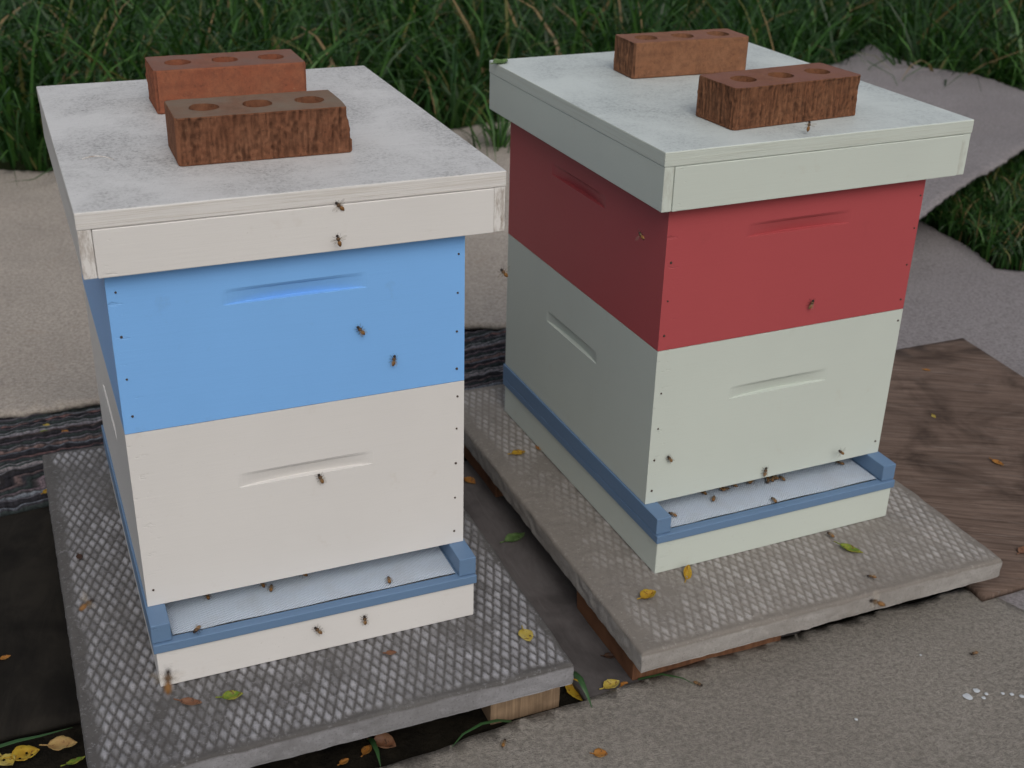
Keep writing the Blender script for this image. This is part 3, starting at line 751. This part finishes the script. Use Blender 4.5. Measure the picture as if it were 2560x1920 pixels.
spawn((-6, 8), (7.6, 13), 650, 22, sp, .4, .8, .010, .018)
WEDGE = [(1.05, 3.40), (1.20, 2.95), (1.60, 2.97), (2.6, 3.0), (3.2, 3.4), (2.6, 4.45), (1.69, 4.2), (1.2, 3.7)]
spawn((1.05, 3.2), (2.9, 4.5), 420, 30, sp, .07, .165, .004, .008, lambda x, y: inside(WEDGE, x, y), [BACK, SIDE])
spawn((1.05, 1.8), (2.95, 3.75), 170, 28, sp, .06, .15, .004, .007, lambda x, y: inside(WEDGE, x, y), [BACK, SIDE])
tag(blades_mesh("long_grass", sp), None, None, None, "stuff")
# a tuft growing through the carpet between the hives, and single blades straying over the sheets
def tuft(x, y, z, k, spread, hmin, hmax, label, wd=.007, name="grass_tuft", cat="grass"):
    sp = []
    for q in range(k):
        r = abs(rng.normal(0, spread)); th = rng.uniform(0, 2 * math.pi)
        sp.append((x + r * math.cos(th), y + r * math.sin(th), z, rng.uniform(hmin, hmax), wd * rng.uniform(.7, 1.2), th + rng.normal(0, .5), abs(rng.normal(.3, .2)), abs(rng.normal(1.3, .5)), rng.normal(0, .8), *blade_rgb()))
    return tag(blades_mesh(name, sp), label, cat)
tuft(-.055, 3.90, -.07, 70, .05, .08, .24, "small green grass tuft poking through the pale carpet between the two hives")
def strand(pts, wd, rgb, label):
    """one lone grass blade lying along the given points"""
    V, n_ = [], len(pts)
    for i, p in enumerate(pts):
        a, b = Vector(pts[max(0, i - 1)]), Vector(pts[min(n_ - 1, i + 1)]); t = (b - a).normalized(); sd_ = t.cross(Vector((0, 0, 1))).normalized()
        wk = wd * .5 * (1 - (i / (n_ - 1)) ** 2) + .0003
        V += [Vector(p) - sd_ * wk, Vector(p) + Vector((0, 0, wk * .5)), Vector(p) + sd_ * wk]
    F = []
    for i in range(n_ - 1):
        for q in (0, 1): F.append((3 * i + q, 3 * i + q + 1, 3 * i + q + 4, 3 * i + q + 3))
    o = mesh_obj("grass_strand", V, F, M['grass'], None, True)
    at = o.data.attributes.new("tint", 'FLOAT_COLOR', 'POINT'); at.data.foreach_set("color", np.array([(*rgb, 1)] * len(V), np.float32).ravel())
    tag(o, label, "grass blade", "stray grass blades"); return o
GR = (.04, .10, .035)
strand([(.086, 1.352, -.098), (.092, 1.329, -.070), (.100, 1.300, -.056), (.109, 1.282, -.066), (.117, 1.276, -.086)], .011, GR, "curved blue-green grass blade beside the front right corner of the dark slab")
strand([(.010, 1.252, -.090), (-.007, 1.240, -.078), (-.028, 1.224, -.070), (-.051, 1.204, -.070), (-.065, 1.190, -.080)], .006, GR, "thin grass blade arching over the beige carpet edge below the dark slab")
strand([(-.172, 1.222, -.098), (-.166, 1.200, -.080), (-.156, 1.172, -.072), (-.150, 1.154, -.080)], .008, GR, "short grass blade among brown leaves under the front of the dark slab")
strand([(.182, 1.335, -.084), (.213, 1.330, -.070), (.240, 1.320, -.068), (.258, 1.322, -.080)], .004, GR, "fine grass stalk bending over the beige carpet below the pale slab corner")
strand([(-.66, 1.168, -.090), (-.61, 1.187, -.0835), (-.586, 1.196, -.0835), (-.55, 1.215, -.085)], .0065, GR, "long grass blade lying above the yellow leaves at the lower left")
strand([(-1.33, 3.62, .10), (-1.30, 3.52, .06), (-1.31, 3.42, -.02), (-1.36, 3.36, -.045), (-1.44, 3.33, -.048)], .012, (.03, .075, .02), "long grass blade drooping onto the pale carpet at the far left")

# ------------------------------------------------------------------ fallen leaves
def leaf(x, y, z, head, L, mat, label, curl=.25, wr=.62, holes=(), tilt=(0, 0), stem=True, name="fallen_leaf"):
    nu, nv = 12, 7; V, F = [], []; sd_ = x * 31 + y * 17
    for i in range(nu + 1):
        t = i / nu
        wd = L * wr * .5 * (math.sin(math.pi * min(1, t ** .8)) ** .8) * (1 + .16 * noise.noise(Vector((t * 9, sd_, 0)))) + .0002
        for j in range(nv):
            q = 2 * j / (nv - 1) - 1
            wob = 1 + .10 * noise.noise(Vector((t * 14, q * 2, sd_)))
            zz = curl * L * (.35 * q * q * (wd / (L * .3)) + .45 * (t - .5) ** 2 * 2) + .05 * L * noise.noise(Vector((t * 4, q * 2, sd_ + 3)))
            V.append(((t - .5) * L, q * wd * wob, zz))
    mn = min(v[2] for v in V); V = [(a, b, c - mn + .0004) for a, b, c in V]
    for i in range(nu):
        for j in range(nv - 1):
            cx_, cy_ = (i + .5) / nu, (j + .5) / (nv - 1)
            if any((cx_ - hx) ** 2 + ((cy_ - hy) * wr) ** 2 < hr_ * hr_ for hx, hy, hr_ in holes): continue
            a = i * nv + j; F.append((a, a + nv, a + nv + 1, a + 1))
    if stem:
        b0 = len(V); tip = V[nv // 2]
        for q in range(4):
            px = tip[0] - L * .09 * q; pz = max(.0006, tip[2] + .004 * L * q)
            V += [(px, -.0006 + .01 * L * q, pz), (px, .0006 + .01 * L * q, pz), (px, .01 * L * q, pz + .0008)]
        for q in range(3):
            for e in range(3):
                a = b0 + 3 * q + e; b = b0 + 3 * q + (e + 1) % 3; F.append((a, b, b + 3, a + 3))
    o = mesh_obj(name, V, F, M[mat], None, True); o.location = (x, y, z); o.rotation_euler = (tilt[0], tilt[1], head)
    so_ = o.modifiers.new("thick", 'SOLIDIFY'); so_.thickness = .0004
    tag(o, label, "leaf", "fallen leaves"); return o
SH = ((.3, .3, .08), (.55, .62, .07), (.7, .3, .06))
leaf(-0.3320, 1.1810, 0.0005, .316, .026, 'leaf_green', "yellow-green leaf on the dark slab, below the blue landing rim", .35)
leaf(-0.3796, 1.1671, 0.0005, -.112, .028, 'leaf_brown', "dry curled brown leaf on the dark slab near the hive's front left corner", .55, .42)
leaf(0.0272, 1.3145, 0.0005, -1.226, .027, 'leaf_yellow', "pale yellow leaf on the right front corner of the dark slab", .15, .72, ((.62, .7, .06),))
leaf(-0.1468, 1.2713, 0.0005, .170, .0143, 'leaf_brown', "tiny red-brown leaf scrap on the middle front of the dark slab", .3)
leaf(-0.6113, 1.4668, 0.0005, -1.0, .014, 'leaf_dark', "tiny dark leaf scrap near the left edge of the dark slab", .3)
leaf(0.2564, 1.4739, -0.0052, 1.3, .026, 'leaf_gold', "orange-tipped yellow leaf leaning on the base of the pale green hive", .7, .5, (), (.5, -.35))
leaf(0.1974, 1.4158, -0.0052, .697, .028, 'leaf_gold', "curled yellow and brown leaf on the pale slab below the hive corner", .55, .66)
leaf(0.5097, 1.5432, -0.0052, -.60, .036, 'leaf_green', "long green and yellow leaf on the right front of the pale slab", .45, .40)
leaf(0.0138, 1.8068, -0.0052, .405, .025, 'leaf_gold', "yellow leaf on the shaded left side strip of the pale slab", .45, .6)
leaf(0.0488, 1.8251, -0.0052, -.85, .0135, 'leaf_orange', "tiny orange leaf scrap against the side of the pale green hive base", .4)
leaf(-0.0689, 1.8481, -0.0875, -.72, .026, 'leaf_orange', "orange leaf on grey plywood at the far end of the gap between slabs", .5)
leaf(0.0112, 1.6760, -0.0875, .70, .040, 'leaf_fresh', "pointed dark green leaf on grey plywood in the gap between slabs", .3, .55)
leaf(0.1452, 1.3218, -0.0875, .62, .027, 'leaf_yellow', "crumpled yellow-brown leaf on grey plywood near the beige carpet edge", .6)
leaf(0.1630, 1.3253, -0.0875, .80, .0135, 'leaf_orange', "small orange leaf scrap beside the red-brown timber corner", .5)
leaf(0.1470, 1.3843, -0.0875, .04, .018, 'leaf_dark', "dark dead leaf against the red-brown timber in the gap", .5)
leaf(0.0979, 1.3218, -0.0985, -1.0, .038, 'leaf_gold', "yellow leaf deep in the hole beside the pine block", .5, .6, (), (.3, .2))
leaf(0.1230, 1.1894, -0.0845, .035, .0175, 'leaf_orange', "round orange leaf on the beige carpet at the bottom", .3, .9)
leaf(-0.6119, 1.1547, -0.0875, -.67, .025, 'leaf_yellow', "pale yellow leaf at the lower left, the one touching the photo edge", .2, .8, ((.35, .4, .07),))
leaf(-0.5932, 1.1665, -0.0875, .46, .034, 'leaf_gold', "deep yellow leaf with holes at the lower left", .25, .85, SH)
leaf(-0.5531, 1.1842, -0.0875, .18, .036, 'leaf_tan', "large tan leaf at the lower left beside the dark slab", .3, .66)
leaf(-0.5276, 1.1568, -0.0875, .67, .024, 'leaf_green', "thin green-yellow leaf tucked against the dark slab's front left corner", .4, .35)
leaf(-0.6871, 1.3497, -0.0875, .71, .014, 'leaf_orange', "orange leaf scrap with a thin stalk on the dark plywood", .4)
leaf(-0.1724, 1.1997, -0.0985, 1.17, .019, 'leaf_orange', "orange-brown leaf in the shade under the slab's front, left of a large brown one", .5)
leaf(-0.1516, 1.2087, -0.0985, -.30, .032, 'leaf_brown', "large crumpled brown leaf in the shade under the front of the dark slab", .7, .8)
leaf(-0.1986, 1.1791, -0.0985, .80, .014, 'leaf_orange', "small orange leaf scrap at the very bottom under the dark slab", .4)
leaf(0.8603, 2.3227, -0.0765, -.29, .0135, 'leaf_orange', "small orange leaf on the far end of the brown plywood", .4)
leaf(0.8131, 2.1158, -0.0765, -1.47, .013, 'leaf_yellow', "pale yellow leaf fleck on the middle of the brown plywood", .2)
leaf(0.8764, 1.9402, -0.0765, -.90, .024, 'leaf_orange', "orange-brown leaf on the near half of the brown plywood", .4, .5)
leaf(0.8236, 1.6602, -0.0765, .73, .028, 'leaf_brown', "brown leaf on the front edge of the brown plywood", .4, .6)
leaf(-0.0300, 1.9693, 0.6064, 1.0, .036, 'leaf_fresh', "torn fresh green leaf on the back left corner of the pale green lid", .5, .55)
leaf(-0.8503, 1.9905, -0.0755, .05, .010, 'leaf_yellow', "cream yellow leaf fleck on the striped rug", .3, .9)
leaf(-0.8462, 1.9643, -0.0755, .71, .018, 'leaf_green', "green leaf scrap on the striped rug", .3)
leaf(-0.8079, 1.9654, -0.0755, -.58, .018, 'leaf_orange', "orange leaf scrap on the middle of the striped rug", .3)
leaf(-0.7712, 1.7626, -0.0755, 1.13, .017, 'leaf_gold', "golden leaf scrap on the striped rug beside the slab's left edge", .4)
leaf(-.7350, 1.7150, -.076, .3, .017, 'leaf_dark', "dark brown leaf scrap caught against the back left side of the dark slab", .4)

# ------------------------------------------------------------------ honey bees
def bee_body():
    prof = [(-.50, .012), (-.47, .045), (-.40, .092), (-.30, .128), (-.20, .142), (-.10, .130), (-.03, .090), (.005, .052), (.035, .085), (.09, .138), (.16, .150), (.23, .130), (.28, .075), (.30, .060), (.33, .098), (.39, .112), (.45, .085), (.49, .035), (.50, .01)]
    bm = bmesh.new(); la = bm.verts.layers.float_color.new("band"); ns = 12; rings = []
    for (y, r) in prof:
        if y < 0: c = (.030, .016, .008, 1) if (int((y + .5) / .052) % 2 == 0 or y < -.40) else (.20, .095, .026, 1)
        elif y < .29: c = (.095, .052, .022, 1)
        else: c = (.022, .014, .010, 1)
        dz = -.10 * max(0, -y) ** 1.3 - (.03 if y > .3 else 0)
        ring = []
        for k in range(ns):
            a = 2 * math.pi * k / ns; v = bm.verts.new((r * 1.1 * math.cos(a), y, r * .95 * math.sin(a) + dz)); v[la] = c; ring.append(v)
        rings.append(ring)
    for a, b in zip(rings, rings[1:]):
        for k in range(ns): bm.faces.new((a[k], b[k], b[(k + 1) % ns], a[(k + 1) % ns]))
    bm.faces.new(rings[0]); bm.faces.new(rings[-1][::-1])
    def tube(pts, r):
        prev = None
        for p in pts:
            cur = []
            for k in range(4):
                v = bm.verts.new((p[0], p[1] + r * math.cos(k * math.pi / 2), p[2] + r * math.sin(k * math.pi / 2))); v[la] = (.035, .02, .012, 1); cur.append(v)
            if prev:
                for k in range(4): bm.faces.new((prev[k], cur[k], cur[(k + 1) % 4], prev[(k + 1) % 4]))
            prev = cur
    for sx in (-1, 1):
        for y0, y1, y2 in ((.22, .34, .42), (.14, .12, .08), (.07, -.10, -.26)):
            tube([(sx * .07, y0, -.09), (sx * .22, y1, -.04), (sx * .30, (y1 + y2) / 2, -.17), (sx * .34, y2, -.205)], .015)
        tube([(sx * .03, .47, .02), (sx * .07, .57, .06), (sx * .13, .66, .03)], .010)
    bmesh.ops.recalc_face_normals(bm, faces=bm.faces)
    me = bpy.data.meshes.new("bee_body"); bm.to_mesh(me); bm.free(); me.materials.append(M['bee'])
    me.polygons.foreach_set("use_smooth", [True] * len(me.polygons)); return me
def wing_mesh(spread):
    V = [(0, 0, 0)]; F = []; nn = 14
    a0 = R(12) if spread else R(-72)
    for sc, off in ((1.0, 0.0), (.72, -.32 if spread else -.10)):
        b0 = len(V)
        V.append((0, off * .25, 0))
        for k in range(nn):
            t = 2 * math.pi * k / nn; ex, ey = .33 * sc * (1 - math.cos(t)) , .115 * sc * math.sin(t) * (1.0 if t < math.pi else .8)
            aa = a0 + off; V.append((ex * math.cos(aa) - ey * math.sin(aa), off * .25 + ex * math.sin(aa) + ey * math.cos(aa), .012 * math.sin(t)))
        for k in range(nn): F.append((b0, b0 + 1 + k, b0 + 1 + (k + 1) % nn))
    me = bpy.data.meshes.new("wing_spread" if spread else "wing_folded"); me.from_pydata(V, [], F); me.materials.append(M['wing']); return me
BB = bee_body(); WS, WF = wing_mesh(True), wing_mesh(False)
def bee(x, y, z, d, up, L, flying, label, cls="bees on and around the hives"):
    d = Vector(d).normalized(); up = Vector(up); up = (up - d * up.dot(d)).normalized(); rt = d.cross(up).normalized()
    o = bpy.data.objects.new("honey_bee", BB); COL.objects.link(o)
    lift = 0 if flying else .19 * L
    mt = Matrix((rt * L, d * L, up * L)).transposed().to_4x4(); mt.translation = Vector((x, y, z)) + up * lift
    o.matrix_world = mt; tag(o, label, "bee", cls)
    for sx in (1, -1):
        wg = bpy.data.objects.new("wing", WS if flying else WF); COL.objects.link(wg); wg.parent = o
        wg.location = (sx * .055, .17, .13); wg.scale = (sx, 1, 1); wg.rotation_euler = (0, R(-14 if flying else 6) * sx, 0)
    return o
F1 = (.39, -.92, 0); F2 = (.414, -.910, 0); UP = (0, 0, 1)
BEES = [
(-.1961, 1.3187, .5844, -.615, -.262, .743, F1, 1, "bee in front of the cream lid's front edge, the upper of two"),
(-.1970, 1.3053, .5487, -.229, -.097, .969, F1, 1, "bee flying before the cream lid's bottom edge, just above the blue box"),
(-.1814, 1.3424, .4242, -.538, -.229, .811, F1, 0, "bee on the blue box, the upper left of two, tilted head up-left"),
(-.1449, 1.3579, .3783, .145, .062, .988, F1, 0, "bee on the blue box, the lower right of two, nearly upright"),
(-.0127, 1.4164, .4717, -.571, -.243, .784, F1, 1, "bee flying in the gap between the two hives, level with the blue box"),
(-.2345, 1.3197, .2322, -.311, -.133, .941, F1, 0, "bee on the cream lower box just under its handhold"),
(-.3165, 1.3170, .0685, -.504, .863, 0, UP, 0, "left of two close bees at the middle of the cream hive's entrance"),
(-.3040, 1.3094, .0685, -.121, .993, 0, UP, 0, "right of two close bees at the middle of the cream hive's entrance"),
(-.3812, 1.2888, .0685, -.418, .908, 0, UP, 0, "dark bee half under the cream box at the left of its entrance"),
(-.3784, 1.2207, .0690, -.321, -.947, 0, UP, 0, "bee at the front left corner of the cream hive's screen, on the blue rim"),
(-.1543, 1.3336, .0685, -.242, .970, 0, UP, 0, "lone bee on the right half of the cream hive's white screen"),
(-.1832, 1.2953, .0360, -.051, -.022, .998, F1, 0, "upright bee on the front of the cream hive's base, right of a tilted one"),
(-.2396, 1.2712, .0365, -.530, -.226, .818, F1, 0, "tilted dark bee on the front of the cream hive's base"),
(-.1987, .5741, .5383, -.085, .629, .773, (.15, -.44, 1.17), 1, "large near bee flying before the lower left corner of the cream hive"),
(-.3288, .7869, .4323, .689, .598, .409, (.19, -.46, 1.14), 1, "orange bee flying over the left side of the dark slab"),
(.1611, 1.5090, .4910, -.395, .867, .305, (-.91, -.41, 0), 1, "bee flying beside the shaded left face of the red box"),
(.4147, 1.6070, .3623, .341, .155, .927, F2, 0, "bee on the front of the red box"),
(0.3747, 1.5845, 0.6190, .12, .30, .93, F2, 1, "bee hovering in front of the raked brick on the pale green lid"),
(.2243, 1.5203, .1577, -.535, -.244, .809, F2, 0, "bee low on the left of the pale green box front"),
(.4994, 1.6313, .1117, -.706, -.321, .631, F2, 1, "bee flying at the lower right corner of the pale green box"),
(.3771, 1.5898, .0999, .117, .053, .992, F2, 0, "bee at the bottom edge of the pale green box, above the entrance cluster"),
(.3019, 1.5653, .0630, .243, .970, 0, UP, 0, "bee on the left half of the pale green hive's white screen"),
(.3912, 1.5656, .0630, -.312, .950, 0, UP, 0, "bee on the middle of the pale green hive's white screen near its front"),
(.3917, 1.6198, .0630, -.300, -.954, 0, UP, 0, "front left bee of the cluster at the pale green hive's entrance"),
(.4032, 1.6327, .0630, .582, .813, 0, UP, 0, "rear bee of the cluster at the pale green hive's entrance"),
(.4148, 1.6291, .0630, -.488, .873, 0, UP, 0, "right bee of the cluster at the pale green hive's entrance"),
(.3608, 1.6176, .0630, -.516, .856, 0, UP, 0, "bee peeking out of the pale green hive's entrance, left of the cluster"),
(.3236, 1.5930, .0630, .860, .511, 0, UP, 0, "sideways bee at the pale green hive's entrance, third from its left end"),
(.2889, 1.5822, .0630, -.584, .812, 0, UP, 0, "bee at the left end of the pale green hive's entrance gap"),
(.5147, 1.6809, .0630, -.834, .552, 0, UP, 0, "bee at the far right end of the pale green hive's entrance"),
(.2368, 1.5193, .0630, -.777, .630, 0, UP, 0, "bee beside the left blue rail of the pale green hive"),
(.4874, 1.5790, -.0042, -.462, .887, 0, UP, 0, "bee on the pale slab at the foot of the pale green hive's front"),
(.5231, 1.4732, -.0042, -.968, .251, 0, UP, 0, "bee on the front right of the pale slab"),
(.3228, .8832, .3830, -.919, .387, .07, (-.17, -.47, 1.14), 1, "bee flying before the front edge of the pale slab"),
(.6647, 1.4077, -.0850, -.910, -.414, 0, UP, 0, "dark bee on the beige carpet at the right"),
(.2627, 1.3272, -.0850, .808, -.589, 0, UP, 0, "bee on the beige carpet below the front corner of the pale slab"),
(.0012, 1.2031, -.0850, .234, .972, 0, UP, 0, "bee on the beige carpet below the pine block"),
(-.2927, 1.3400, .0685, -.942, .336, 0, UP, 0, "sideways bee under the cream box at its entrance, left of another"),
(-.2682, 1.3426, .0685, -.857, .514, 0, UP, 0, "bee deep under the cream box, rightmost of those at its entrance"),
]
for q in range(9):          # more bees crowding in and out of the entrance
    t = rng.uniform(.30, .93) if q < 6 else rng.uniform(.05, .3)
    px, py = .281 + (.415 - .281) * t, 1.579 + (1.634 - 1.579) * t; a = rng.uniform(.9, 2.6)
    BEES.append((px + rng.uniform(-.004, .004), py + rng.uniform(-.002, .008), .0630, math.cos(a), math.sin(a), 0, UP, 0, "bee crowded among others under the front edge of the pale green box"))
for (x, y, z, dx, dy, dz, up, fl, lab) in BEES:
    bee(x, y, z, (dx, dy, dz), up, .0150 * random.uniform(.92, 1.08), fl, lab)
